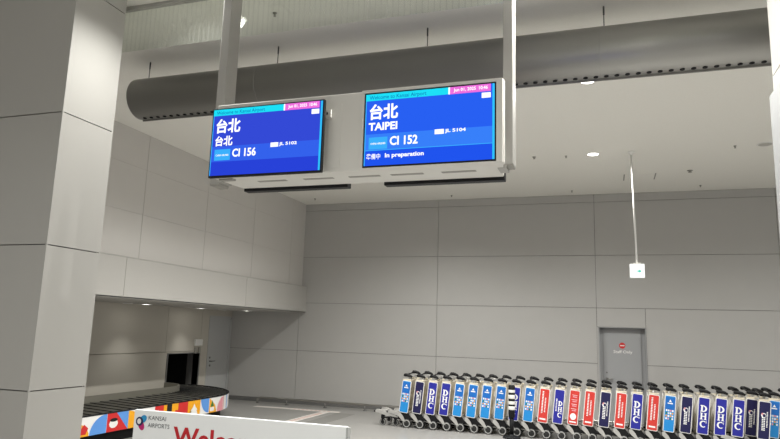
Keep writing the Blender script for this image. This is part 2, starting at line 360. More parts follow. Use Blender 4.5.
# ------------------------------------------------------------------ round air duct on rods
DYc, DZc, DR, DXa, DXb = 5.73, 4.264, 0.230, -5.00, 6.0
e = empty('air_duct', (DXa, DYc, DZc), 'long round grey air duct hung below the ceiling', 'duct')
L = DXb-DXa
mb = MB(); mb.lathe([(DR-.012, 0.02), (DR, 0), (DR, L), (DR-.012, L)], (0, 0, 0), (1, 0, 0), M['duct'], 56); mb.build('shell', e)
mb = MB(); mb.box((0.02, .050, -DR-.012), (L, .064, -DR+.028), M['duct'])
mb.build('flange', e)
for xx in (1.60, 5.00):
    mb = MB(); mb.lathe([(DR+.0002, 0), (DR+.001, .003), (DR+.0002, .006)], (xx, 0, 0), (1, 0, 0), M['duct'], 56); mb.build('seam', e)
an = math.radians(-93)
nd_ = V((0, math.cos(an), math.sin(an)))
noz = None; k = 0
while True:
    x = 0.10+0.0885*k
    if x > 6.45: break
    if noz is None:
        mb = MB(); mb.lathe([(.021, -.004), (.021, .003), (.017, .004), (.017, .001)], (0, 0, 0), nd_, M['void'], 14)
        noz = mb.build('nozzle', e); o = noz
    else:
        o = noz.copy(); col.objects.link(o)
    o.location = V((x, 0, 0))+nd_*(DR+.001); k += 1
for j in range(5):
    x = -4.910+1.653*j-DXa
    mb = MB(); mb.tube([(x, 0, DR-.005), (x, 0, CEIL-DZc-.002)], .0045, M['rod'], 8); mb.tube([(x, 0, CEIL-DZc-.085), (x, 0, CEIL-DZc-.002)], .008, M['rod'], 8)
    mb.box((x-.035, -.02, DR-.012), (x+.035, .02, DR+.008), M['duct']); mb.build('hanger_rod', e)

# ------------------------------------------------------------------ hanging flight display
HX0, HX1, HZ0, HZ1, HY0, HY1 = -2.775, -0.598, 2.833, 3.405, 4.02, 4.40
e = empty('display_housing', ((HX0+HX1)/2, 4.21, HZ0), 'long white housing that carries the flight screens', 'display housing')
c0 = V(e.location)
def rel(p): return V(p)-c0
mb = MB()
mb.box(rel((HX0, HY0, HZ0)), rel((HX1, HY0+.055, HZ1)), M['housing'], .008); mb.build('front_casing', e)
mb = MB(); mb.box(rel((HX0+.04, HY1-.055, HZ0)), rel((HX1-.055, HY1, HZ1)), M['housing'], .008); mb.build('rear_casing', e)
mb = MB(); mb.prism([rel((HX0+.01, HY0+.05, HZ0)), rel((HX1-.01, HY0+.05, HZ0)), rel((HX1-.055, HY1-.05, HZ0)), rel((HX0+.04, HY1-.05, HZ0))], (0, 0, .03), M['housing']); mb.build('underside', e)
mb = MB(); mb.box(rel((-1.845, HY0-.004, HZ0+.03)), rel((-1.745, HY0+.01, HZ1-.075)), M['housing']); mb.build('cover_plate', e)
for a in (-2.36, -1.98, -1.62, -1.30, -.93):
    mb = MB(); mb.box(rel((a-.12, HY0+.15, HZ0-.003)), rel((a+.12, HY0+.19, HZ0+.004)), M['housing_grey'], .003); mb.build('vent_slot', e)
mb = MB(); mb.box(rel((-2.74, HY0+.03, HZ0-.012)), rel((-2.62, HY0+.08, HZ0+.004)), M['housing_grey'], .004); mb.build('latch', e)
mb = MB(); mb.box(rel((-1.86, HY0-.03, 3.225)), rel((-1.815, HY0+.01, 3.285)), M['housing'], .004); mb.box(rel((-1.848, HY0-.034, 3.245)), rel((-1.838, HY0-.028, 3.262)), M['black']); mb.build('hinge_box', e)

def monitor(x0, x1, z0, z1, yf, depth, facing, label, right=None):
    t = empty('flight_monitor', ((x0+x1)/2, yf, z0), label, 'monitor', 'flight monitors'); o = V(t.location)
    w, h = x1-x0, z1-z0; s = facing           # facing -1 looks towards the hall entrance (-Y)
    mb = MB(); ya, yb = 0, -s*depth
    mb.box((-w/2, min(ya, yb), 0), (w/2, max(ya, yb), h), M['black'], .004); mb.build('bezel', t)
    if right is None:
        mb = MB(); mb.box((-w/2+.012, s*.0005-.001, .014), (w/2-.012, s*.0005+.001, h-.012), M['s_blueL']); mb.build('screen', t)
        return t
    b = .011; W, H = w-2*b, h-2*b-.003; O = V((-w/2+b, 0, b+.003))
    blue, band, low = (M['s_blueR'], M['s_bandR'], M['s_lowR']) if right else (M['s_blueL'], M['s_bandL'], M['s_lowL'])
    mb = MB()
    def q(u0_, v0, u1_, v1, m, lay):
        y = -.0012-.0006*lay
        mb.poly([O+V((u0_*W, y, (1-v1)*H)), O+V((u1_*W, y, (1-v1)*H)), O+V((u1_*W, y, (1-v0)*H)), O+V((u0_*W, y, (1-v0)*H))], m)
    def tx(s_, u0_, v0, u1_, v1, m, bold, lay=4):
        y = -.0012-.0006*lay
        mb.text(s_, O+V((u0_*W, y, (1-v1)*H)), (1, 0, 0), (0, 0, 1), (u1_-u0_)*W, (v1-v0)*H, m, bold)
    q(0, 0, 1, 1, blue, 0); q(0, .795, 1, 1, low, 1); q(0, .565, 1, .795, band, 1)
    q(0, .785, .985, .795, M['s_logo'] if right else band, 2)
    q(0, 0, .665, .095, M['s_cyan'], 2); q(.665, 0, .972, .098, M['s_pink'], 2); q(.655, 0, .667, .098, M['s_white'], 3)
    q(.984, 0, 1, 1, M['s_edge'], 3); q(0, .095, .008, 1, M['s_logo'], 2)
    tx('Welcome to Kansai Airport', .03, .025, .485, .092, M['s_ink'], .008)
    tx('Jun 01, 2025', .695, .022, .862, .080, M['s_white'], .02); tx('10:46', .885, .020, .950, .068, M['s_white'], .02)
    q(.905, .115, .972, .185, M['s_white'], 3)
    tx('台北', .035, .145, .265, .365, M['s_white'], .032)
    if right: tx('TAIPEI', .030, .405, .262, .515, M['s_white'], .035)
    else: tx('台北', .035, .405, .200, .560, M['s_white'], .030)
    q(.035, .610, .185, .775, M['s_logo'], 2)
    tx('CHINA AIRLINES', .05, .685, .17, .712, M['s_white'], .02)
    tx('CI 152' if right else 'CI 156', .205, .610, .425, .735, M['s_white'], .03)
    q(.555, .560, .625, .625, M['s_white'], 3)
    tx('JL 5104' if right else 'JL 5102', .632, .563, .790, .622, M['s_white'], .03)
    if right:
        tx('準備中', .020, .835, .132, .915, M['s_white'], .012); tx('In preparation', .170, .838, .475, .915, M['s_white'], .03)
    mb.build('screen', t)
    return t
monitor(-2.752, -1.841, 2.812, 3.341, 3.93, .03, -1, 'left hanging flight monitor with blue screen reading CI 156', False)
monitor(-1.566, -0.644, 2.841, 3.380, 4.00, .04, -1, 'right hanging flight monitor with brighter blue screen reading CI 152', True)
mb = MB()   # pale frame around the flush monitor
fx0, fx1, fz0, fz1, y0, y1 = -1.566, -.644, 2.841, 3.380, 3.995, HY0+.005
fe = empty('monitor_frame', (0, 0, 0), 'pale frame around the right flight monitor', 'frame')
for lo, hi in (((fx0-.02, y0, fz1), (fx1+.04, y1, fz1+.022)), ((fx0-.02, y0, fz0-.008), (fx1+.04, y1, fz0)), ((fx0-.02, y0, fz0), (fx0, y1, fz1)), ((fx1, y0, fz0), (fx1+.04, y1, fz1))):
    mb.box(lo, hi, M['housing'])
bpy.data.objects.remove(fe)
fo = mb.build('display_rim', e); fo.location = -c0
mb = MB(); mb.box((-2.2, 3.955, 2.99), (-2.0, HY0+.005, 3.1), M['black']); o = mb.build('monitor_bracket', e); o.location = -c0
monitor(-2.735, -1.836, 2.812, 3.33, 4.475, .07, 1, 'rear monitor behind the left screen, only its black underside showing')
monitor(-1.545, -0.650, 2.812, 3.33, 4.475, .07, 1, 'rear monitor behind the right screen, only its black underside showing')
def hang_pole(x0, x1, z0, label):
    e = empty('hanging_pole', ((x0+x1)/2, 4.21, CEIL), label, 'hanging pole', 'display hanging poles')
    mb = MB(); w = x1-x0; d = .075; h = CEIL-z0
    mb.box((-w/2, -d, -h), (w/2, d, 0), M['pole'], .004); mb.build('shaft', e)
    mb = MB(); mb.box((-w/2-.04, -d-.04, -.012), (w/2+.04, d+.04, 0), M['pole']); mb.build('ceiling_plate', e)
    mb = MB(); mb.box((-w/2+.004, -d+.004, -h-.004), (w/2-.004, d-.004, -h+.002), M['housing_grey']); mb.build('end_cap', e)
    return e, h
p1, h1 = hang_pole(-2.875, -2.800, 2.81, 'left grey pole hanging the display from the ceiling')
p2, h2 = hang_pole(-0.622, -0.556, 2.855, 'right grey pole hanging the display from the ceiling')
for pz in (3.22, 2.89):
    for pe, sg, xa, xb in ((p2, 1, HX1-.06, -.60), (p1, -1, -2.800, HX0+.005)):
        mb = MB(); o_ = V(pe.location)
        mb.box(V((xa, 4.14, pz-.06))-o_, V((xb, 4.28, pz+.06))-o_, M['pole']); mb.build('bracket', pe)

# ------------------------------------------------------------------ exit sign on a rod
e = empty('exit_sign', (0.48, 10.74, CEIL), 'small square lit exit sign hanging on a long white rod', 'exit sign')
mb = MB(); mb.lathe([(.055, 0), (.055, -.01), (.018, -.05)], (-.03, 0, 0), (0, 0, 1), M['white'], 20); mb.tube([(-.03, 0, -.03), (.0, 0, -(CEIL-2.905))], .015, M['white'], 12); mb.build('rod', e)
mb = MB(); zt = 2.890-CEIL; mb.box((-.055, -.03, zt), (.055, .03, zt+.018), M['housing'], .003); mb.box((-.11, -.035, zt-.22), (.11, .035, zt), M['white'], .004); mb.build('box', e)
mb = MB(); mb.box((-.106, -.0365, zt-.216), (.106, -.034, zt-.004), M['e_white'])
mb.box((-.055, -.0378, zt-.114), (-.01, -.0365, zt-.104), M['e_pink'])
mb.box((.0, -.0378, zt-.126), (.03, -.0365, zt-.104), M['e_green']); mb.poly([(.03, -.0377, zt-.145), (.062, -.0377, zt-.115), (.03, -.0377, zt-.085)], M['e_green'])
mb.build('sign_face', e)

# ------------------------------------------------------------------ doors
mb = MB(); y = D+.13
e = empty('door_1', ((DX0+DX1)/2, y, 0), 'grey staff door with a red no-entry disc', 'door'); e['kind'] = 'structure'
w = DX1-DX0
mb = MB(); mb.box((-w/2+.085, -.02, 0), (w/2-.085, .03, DZ-.02), M['door']); mb.build('leaf', e)
mb = MB(); mb.box((-w/2, .0, 0), (-w/2+.08, .05, DZ), M['door']); mb.box((w/2-.08, .0, 0), (w/2, .05, DZ), M['door']); mb.box((-w/2, .0, DZ-.02), (w/2, .05, DZ), M['door'])
for sx in (-1, 1): mb.box((sx*(w/2)-.008, -.16, 0), (sx*(w/2)+.008, .05, DZ), M['door'])
mb.box((-w/2, -.14, DZ-.012), (w/2, .05, DZ+.0), M['door']); mb.box((-w/2, .05, 0), (w/2, .08, DZ), M['door']); mb.build('door_frame', e)
mb = MB(); hx = -w/2+.135
mb.lathe([(.022, 0), (.022, -.012), (.012, -.016), (.012, -.05)], (hx, -.02, .92), (0, 1, 0), M['steel'], 16); mb.tube([(hx, -.065, .92), (hx+.12, -.065, .915)], .011, M['steel'], 10)
mb.lathe([(.018, 0), (.018, -.01)], (hx, -.02, 1.04), (0, 1, 0), M['alu_dark'], 14); mb.build('door_handle', e)
mb = MB(); cx, cz = .0, 1.585
mb.lathe([(.060, -.0225), (.060, -.0205)], (cx, 0, cz), (0, 1, 0), M['red'], 28); mb.box((cx-.042, -.0238, cz-.010), (cx+.042, -.0222, cz+.010), M['pwhite'])
mb.text('Staff Only', (cx-.17, -.0215, 1.415), (1, 0, 0), (0, 0, 1), .36, .075, M['pwhite'], .01); mb.build('no_entry_sign', e)

e = empty('door_2', (NX, (NDY0+NDY1)/2, 0), 'pale grey door in the niche beside the conveyor opening', 'door'); e['kind'] = 'structure'
hw = (NDY1-NDY0)/2
mb = MB(); mb.box((-.06, -hw+.03, 0), (-.01, hw-.03, NDZ-.03), M['door_pale']); mb.build('leaf', e)
mb = MB()
for s_ in (-1, 1): mb.box((-.08, s_*hw-.03, 0), (.012, s_*hw+.03, NDZ), M['door_pale'])
mb.box((-.08, -hw-.03, NDZ-.03), (.012, hw+.03, NDZ+.03), M['door_pale']); mb.build('door_frame', e)
mb = MB(); mb.tube([(-.01, -hw+.10, .92), (.05, -hw+.10, .92), (.05, -hw+.24, .92)], .012, M['alu_dark'], 10)
mb.lathe([(.024, 0), (.024, .012)], (-.01, -hw+.10, 1.0), (1, 0, 0), M['alu_dark'], 14); mb.lathe([(.024, 0), (.024, .012)], (-.01, -hw+.12, .82), (1, 0, 0), M['alu_dark'], 14); mb.build('door_handle', e)

e = empty('wall_intercom', (NX, 12.59, 1.17), 'small white box with two switches above the conveyor opening', 'intercom')
mb = MB(); mb.box((0, -.13, .11), (.05, .13, .25), M['white'], .006); mb.build('box', e)
for s_ in (-1, 1):
    mb = MB(); mb.box((0, s_*.075-.035, -.06), (.03, s_*.075+.035, .07), M['housing_grey'], .004); mb.build('switch', e)

# ------------------------------------------------------------------ baggage carousel
CXo, CXi, CT, CB = -6.87, -8.02, 0.4375, 0.175
CC = V((NX, 10.50))          # centre of the quarter turn
Ro, Ri = CXo-NX, CXi-NX
YS = 2.8                     # straight run starts here (hidden by the pillar)
Yt = 10.50
CCi = V((NX, 10.85))        # centre of the tighter inner turn
def path(R, n=20, CC=CC):           # plan curve at offset R from the turn centre, straight then into the opening
    pts = [V((NX+R, YS+(CC.y-YS)*i/8)) for i in range(9)]
    pts += [CC+V((math.cos(a), math.sin(a)))*R for a in [math.pi/2*i/n for i in range(1, n+1)]]
    pts.append(V((NX-1.2, CC.y+R)))
    return pts
e = empty('baggage_carousel', (-7.45, 8.5, 0), 'baggage carousel with black belt and bright patterned skirt', 'carousel'); c0 = V(e.location)
R3 = lambda p, z: V((p.x, p.y, z))-c0
# belt: overlapping slats
mb = MB(); i0 = mb.mi(M['belt'])
def slat(a0, a1, b0, b1, lift=.010):
    vs = [mb.bm.verts.new(v) for v in (R3(a0, CT-.004+lift), R3(b0, CT-.004+lift), R3(b1, CT-.006), R3(a1, CT-.006))]
    f = mb.bm.faces.new(vs); f.material_index = i0
    vs2 = [mb.bm.verts.new(v) for v in (R3(a0, CT-.03), R3(b0, CT-.03), R3(b0, CT-.004+lift), R3(a0, CT-.004+lift))]
    f = mb.bm.faces.new(vs2); f.material_index = mb.mi(M['void'])
ri, ro = Ri+.01, Ro-.02
CCb = CCi
y = YS
while y < Yt-1e-6:
    y2 = min(y+.21, Yt); sk = .10
    slat(V((NX+ri, YS+(y-YS)*(CCi.y-YS)/(Yt-YS))), V((NX+ri, YS+(y2-YS)*(CCi.y-YS)/(Yt-YS))), V((NX+ro, y)), V((NX+ro, y2))); y = y2
n = 14
for i in range(n):
    a0, a1 = math.pi/2*i/n, math.pi/2*(i+1)/n
    d0, d1 = V((math.cos(a0), math.sin(a0))), V((math.cos(a1), math.sin(a1)))
    slat(CCb+d0*ri, CCb+d1*ri, CC+d0*ro, CC+d1*ro)
for i in range(5):
    x0, x1 = NX-.24*i, NX-.24*(i+1)
    slat(V((x0, CCi.y+ri)), V((x1, CCi.y+ri)), V((x0, Yt+ro)), V((x1, Yt+ro)))
mb.build('belt', e)
def band(pts, z0, z1, m, th=.02, top=None):
    mb = MB(); i0 = mb.mi(m); vs = []
    for i, p in enumerate(pts):
        t = (pts[min(i+1, len(pts)-1)]-pts[max(i-1, 0)]).normalized(); nrm = V((t.y, -t.x))
        q = p-nrm*th
        vs.append([mb.bm.verts.new(R3(p, z0)), mb.bm.verts.new(R3(p, z1)), mb.bm.verts.new(R3(q, z1)), mb.bm.verts.new(R3(q, z0))])
    for a, b in zip(vs, vs[1:]):
        for k in range(4):
            f = mb.bm.faces.new((a[k], b[k], b[(k+1) % 4], a[(k+1) % 4])); f.material_index = i0
    mb.bm.faces.new(vs[0][::-1]); mb.bm.faces.new(vs[-1])
    bmesh.ops.recalc_face_normals(mb.bm, faces=mb.bm.faces)
    return mb
# the printed skirt: shapes are laid over the white band following its plan curve
Ps = [p for p in path(Ro) if p.x > NX-.01]
cum = [0]
for a, b in zip(Ps, Ps[1:]): cum.append(cum[-1]+(b-a).length)
def on_skirt(s_, z, off):
    s_ = max(0, min(s_, cum[-1]-1e-4))
    for i in range(len(Ps)-1):
        if cum[i+1] >= s_: break
    f = (s_-cum[i])/(cum[i+1]-cum[i]); p = Ps[i].lerp(Ps[i+1], f)
    if Ps[i].y < Yt-1e-6: nrm = V((1, 0))
    else: nrm = (p-CC).normalized()
    return R3(p+nrm*off, z)
mb = band(Ps, CB, CT, M['pwhite'], .03)
def art(pts, m, lay=1):      # pts in metres (s, height 0..1)
    h = CT-CB; out = []
    n = len(pts)
    for i in range(n):       # subdivide long edges so the print follows the curve
        a, b = pts[i], pts[(i+1) % n]; k = max(1, int(abs(b[0]-a[0])/.12))
        for j in range(k): out.append((a[0]+(b[0]-a[0])*j/k, a[1]+(b[1]-a[1])*j/k))
    vs = [mb.bm.verts.new(on_skirt(s_, CB+h*v, .0015*lay)) for s_, v in out]
    f = mb.bm.faces.new(vs); f.material_index = mb.mi(m)
    bmesh.ops.triangulate(mb.bm, faces=[f])
def arc(cx, rx, ry, a0, a1, cy=0, n=10): return [(cx+rx*math.cos(a0+(a1-a0)*i/n), cy+ry*math.sin(a0+(a1-a0)*i/n)) for i in range(n+1)]
pi = math.pi
s0 = lambda Y: Y-YS
def block(a, b, m, lay=1): art([(a, 0), (a, 1), (b, 1), (b, 0)], m, lay)
s = 6.9-YS
art([(s, 0)]+arc(s, .62, .98, 0, pi/2), M['yellow']); art([(s+.40, .12), (s+.56, .1), (s+.60, .40), (s+.52, .62), (s+.44, .3)], M['red'], 2)
art([(7.85-YS, 0)]+arc(7.85-YS, .32, 1.0, pi/2, pi), M['blue'])
art([(7.855-YS, 0), (7.855-YS, 1), (8.04-YS, 1), (8.295-YS, 0)], M['red'])
art([(8.04-YS, 1), (8.296-YS, 1), (8.296-YS, 0)], M['blue'], 2); art(arc(7.99-YS, .09, .24, 0, 2*pi, .42), M['pwhite'], 2); art(arc(7.99-YS, .08, .10, 0, 2*pi, .62), M['void'], 3)
art([(8.30-YS, 0)]+arc(8.30-YS, .30, .98, 0, pi/2), M['yellow'])
block(8.90-YS, 9.12-YS, M['red']); block(9.12-YS, 9.50-YS, M['yellow'])
block(9.20-YS, 9.33-YS, M['void'], 2); art([(9.18-YS, 0), (9.20-YS, .5), (9.33-YS, .5), (9.35-YS, 0)], M['pwhite'], 3); art([(9.40-YS, .3), (9.48-YS, .25), (9.50-YS, .55), (9.43-YS, .6)], M['red'], 2)
block(9.50-YS, 9.77-YS, M['red']); block(9.77-YS, 10.13-YS, M['yellow'])
s = 9.95-YS
art([(s-.12, .05), (s-.07, .35), (s-.10, .38), (s-.03, .6), (s, .8), (s+.03, .6), (s+.10, .38), (s+.07, .35), (s+.12, .05)], M['pwhite'], 2)
art([(10.40-YS, 1), (10.14-YS, 1)]+arc(10.40-YS, .25, .95, pi, 1.5*pi, 1.0), M['blue'])
art([(10.41-YS, 0), (10.41-YS, 1), (10.60-YS, .5), (10.66-YS, 0)], M['yellow']); s = 10.50-YS
art([(s-.05, .38), (s, .85), (s+.06, .42)], M['green'], 2); art([(s-.06, .1), (s-.06, .36), (s+.07, .36), (s+.07, .1)], M['pwhite'], 2)
art([(10.92-YS, 0)]+arc(10.92-YS, .24, .95, pi/2, pi), M['pink']); block(10.94-YS, 10.97-YS, M['red']); block(11.15-YS, 11.21-YS, M['blue'])
sk = mb.build('skirt', e); sk['label'] = 'white skirt printed with bright coloured shapes'
band([p for p in path(Ro-.14) if p.x > NX-.01], 0, CB+.01, M['void'], .05).build('plinth', e)
band([p for p in path(Ro+.004) if p.x > NX-.01], CT-.002, CT+.016, M['void'], .035).build('edge_strip', e)
g = band([p for p in path(Ri, CC=CCi) if p.x > NX-.01], 0.02, CT+.105, M['guard'], .03); g.build('inner_guard', e)

# ------------------------------------------------------------------ bumper rail along the far wall, floor marking
e = empty('bumper_rail', (-7.70, 13.60, 0), 'low steel bumper rail on the floor along the far wall', 'rail')
mb = MB(); pts = [(0, 0, 0), (0, 0, .075), (.015, 0, .10), (.04, 0, .12), (.08, 0, .128), (.16, 0, .13)]+[(.16+.9*k, 0, .13) for k in range(1, 11)]
mb.tube(pts, .024, M['steel'], 12); mb.build('rail', e)
for k in range(10):
    x = .75+.95*k
    mb = MB(); mb.tube([(x, .02, 0), (x, .0, .12)], .014, M['steel'], 8); mb.lathe([(.045, 0), (.045, .012)], (x, .02, 0), (0, 0, 1), M['alu_dark'], 14); mb.build('foot', e)
mb = MB()
mb.box((-7.45, 12.98, .0005), (-5.42, 13.16, .003), M['tape']); mb.box((-5.80, 9.4, .0005), (-5.60, 12.98, .003), M['tape'])
for k in range(9): mb.box((-6.5+.1*k, 13.04, .003), (-6.44+.1*k, 13.10, .0036), M['tapered'])
for k in range(20): mb.box((-5.74, 9.6+.16*k, .003), (-5.66, 9.7+.16*k, .0036), M['tapered'])
tag(mb.build('floor_tape'), 'pale L-shaped floor tape with faded red print near the carousel', 'floor tape')
mb = MB(); mb.box((-5.42, 10.6, .0004), (-5.02, 12.96, .002), mat('floor strip grey', (.25, .243, .23), .4)); struct(mb.build('trim_4'), 'darker grey strip in the floor right of the tape', 'floor strip')

# ------------------------------------------------------------------ welcome board
BY, bx0, bx1, bz = 3.30, -2.690, -1.326, 1.2365
e = empty('welcome_board', ((bx0+bx1)/2, BY, 0), 'white welcome board with red lettering standing in front', 'sign board'); c0 = V(e.location)
mb = MB(); mb.box((bx0-c0.x, 0, .10), (bx1-c0.x, .03, bz), M['board'], .002); mb.build('panel', e)
mb = MB(); mb.box((bx1-c0.x-.001, .001, .10), (bx1-c0.x+.012, .033, bz-.004), M['board_edge']); mb.build('edge_trim', e)
mb = MB(); yy = -.0015
mb.text('Welcome to', (-2.405-c0.x, yy, 1.048), (1, 0, 0), (0, 0, 1), .81, .112, M['textred'], .026)
mb.text('to the Kansai region', (-2.405-c0.x, yy, .83), (1, 0, 0), (0, 0, 1), .9, .11, M['textred'], .02) if False else None
mb.build('lettering', e)
mb = MB()
mb.text('KANSAI', (-2.585-c0.x, yy, 1.185), (1, 0, 0), (0, 0, 1), .122, .024, M['textgrey'], .0)
mb.text('AIRPORTS', (-2.587-c0.x, yy, 1.143), (1, 0, 0), (0, 0, 1), .152, .024, M['textgrey'], .0)
def disc(x, z, rx, rz, m, lay, rot=0, n=20):
    mb.poly([(x-c0.x+rx*math.cos(t)*math.cos(rot)-rz*math.sin(t)*math.sin(rot), -.001-.0006*lay, z+rx*math.cos(t)*math.sin(rot)+rz*math.sin(t)*math.cos(rot)) for t in [2*pi*i/n for i in range(n)]], m)
disc(-2.622, 1.187, .026, .020, M['logoblue'], 1, .7); disc(-2.634, 1.150, .020, .030, M['magenta'], 1, .5)
disc(-2.648, 1.172, .026, .026, M['logonavy'], 2); disc(-2.650, 1.172, .014, .016, M['pwhite'], 3)
mb.build('logo', e)
for sx in (-1, 1):
    mb = MB(); x = sx*.55; mb.box((x-.02, .03, 0.0), (x+.02, .06, 1.1), M['alu_dark'], .003); mb.box((x-.03, -.22, 0), (x+.03, .28, .03), M['alu_dark'], .005); mb.build('leg', e)

# ------------------------------------------------------------------ luggage carts
CY = 11.72; CW = 0.55; LEAN = math.radians(6)
def lean_x(z): return (z-.55)*math.tan(LEAN)
TY = V((0, 0, 0))
SERIF = {   # heavy serif capitals in a unit box, as convex pieces
 'D': [[(.0, 0), (.0, .14), (.42, .14), (.42, 0)], [(.0, .86), (.0, 1), (.42, 1), (.42, .86)], [(.10, .05), (.10, .95), (.36, .95), (.36, .05)]],
 'H': [[(a, b), (a, b+.09), (a+.42, b+.09), (a+.42, b)] for a in (0, .58) for b in (0, .91)]+[[(.09, .05), (.09, .95), (.33, .95), (.33, .05)], [(.67, .05), (.67, .95), (.91, .95), (.91, .05)], [(.3, .44), (.3, .56), (.7, .56), (.7, .44)]],
 'C': [[(.90, .66), (.90, .98), (.98, .98), (.98, .66)]]}
def crescent(a0, a1, cx, rxo, rxi, shift, n=12):
    out = []
    for i in range(n):
        t0, t1 = a0+(a1-a0)*i/n, a0+(a1-a0)*(i+1)/n
        P_ = lambda t, r, q, sh: (cx+sh+r*math.cos(t), .5+q*math.sin(t))
        out.append([P_(t0, rxi, .36, shift), P_(t1, rxi, .36, shift), P_(t1, rxo, .5, 0), P_(t0, rxo, .5, 0)])
    return out
SERIF['D'] += crescent(-math.pi/2, math.pi/2, .36, .62, .34, 0)
SERIF['C'] += crescent(math.radians(50), math.radians(310), .52, .52, .32, .06, 16)
def serif(mb, ch, x, y, z, w, h, m):
    for p in SERIF[ch]: mb.poly([(x+a*w, y, z+b*h) for a, b in p], m)
def ad_mesh(kind):
    """side board with its pale frame, local origin at the board's centre, face towards -Y"""
    mb = MB(); W, H, fr = .150, .555, .011
    base = {'sky': 'ad_cyan', 'navy': 'ad_navy', 'royal': 'ad_blue', 'turned': 'ad_blue', 'red': 'ad_red', 'face': 'ad_red'}[kind]
    def rr(w, h, r, y):
        out = []
        for cx, cz, a in ((w/2-r, h/2-r, 0), (-w/2+r, h/2-r, 90), (-w/2+r, -h/2+r, 180), (w/2-r, -h/2+r, 270)):
            for i in range(4): t = math.radians(a+30*i); out.append((cx+r*math.cos(t), y, cz+r*math.sin(t)))
        return out
    mb.prism(rr(W+2*fr, H+2*fr, .022, .006), (0, -.012, 0), M['pwhite'])
    mb.prism(rr(W, H, .014, -.0055), (0, -.0025, 0), M[base])
    y = -.0086; wh = M['ad_white']
    def bx(x0, z0, x1, z1, m, l=0): mb.poly([(x0, y-.0006*l, z0), (x1, y-.0006*l, z0), (x1, y-.0006*l, z1), (x0, y-.0006*l, z1)], m)
    def vtext(s_, x, z, length, thick, m, bold=.02):    # letters running down the board
        mb.text(s_, (x, y-.0006, z), (0, 0, -1), (1, 0, 0), length, thick, m, bold)
    if kind == 'sky':
        bx(-.075+.001, .06, .075-.001, .262, M['ad_cyan2'])
        mb.poly([(-.022, y-.001, .185), (.022, y-.001, .185), (0, y-.001, .225)], wh); bx(-.04, .155, .04, .172, wh, 1)
        cs = ['yellow', 'pwhite', 'pink', 'green', 'pwhite', 'red', 'yellow', 'pwhite']
        for r in range(4):
            for c in range(4):
                bx(-.058+.031*c, .035-.043*r, -.058+.031*c+.022, .035-.043*r+.028, M[cs[(r*3+c) % 8]] if (r+c) % 3 else wh, 1)
    elif kind == 'royal':
        for ch, z in (('D', .06), ('H', -.06), ('C', -.18)):
            serif(mb, ch, -.050, y-.0006, z, .10, .105, wh)
    elif kind == 'turned':
        for ch, z in (('D', .01), ('H', -.085), ('C', -.18)):
            serif(mb, ch, -.010, y-.0006, z, .07, .082, wh)
        for r in range(9): bx(-.05, .11-.024*r, -.028, .125-.024*r, wh, 1)
    elif kind == 'navy':
        for r in range(11): bx(.030, .12-.022*r, .046, .134-.022*r, wh, 1)
        for r in range(8): bx(-.034, .03-.026*r, -.012, .046-.026*r, wh, 1); bx(-.008, .03-.026*r, .012, .046-.026*r, wh, 1)
        n = 14
        mb.poly([(-.012+.036*math.cos(2*pi*i/n), y-.0006, .075+.036*math.sin(2*pi*i/n)) for i in range(n)], wh)
        mb.poly([(-.004+.022*math.cos(2*pi*i/n), y-.0012, .072+.026*math.sin(2*pi*i/n)) for i in range(n)], M['ad_navy'])
        mb.poly([(-.030+.014*math.cos(2*pi*i/n), y-.0018, .095+.016*math.sin(2*pi*i/n)) for i in range(n)], M['pink'])
    elif kind == 'red':
        for r in range(15): bx(-.036, .225-.025*r, -.012, .241-.025*r, wh, 1)
        for r in range(10): bx(.012, .12-.025*r, .032, .135-.025*r, wh, 1)
        bx(-.05, -.238, .05, -.212, wh, 1)
    elif kind == 'face':
        for r in range(4): bx(-.045, .20-.075*r, .045, .206-.075*r, wh, 1); bx(-.03, .165-.075*r, .04, .185-.075*r, M['pink'], 1)
        n = 18; mb.poly([(.05*math.cos(2*pi*i/n), y-.0006, -.15+.055*math.sin(2*pi*i/n)) for i in range(n)], wh)
        bx(-.055, -.25, .055, -.228, wh, 1)
    return mb
ADS = {}
for k_ in ('sky', 'navy', 'royal', 'turned', 'red', 'face'):
    o = ad_mesh(k_).build('ad_board'); ADS[k_] = o.data; bpy.data.objects.remove(o)
ADLAB = {'sky': 'sky blue board with small coloured tiles', 'navy': 'dark navy board with white swirl and small print', 'royal': 'royal blue board with big stacked white letters',
         'turned': 'royal blue board with narrow letters and a side column of print', 'red': 'red board with white vertical print', 'face': 'red board with a white disc'}

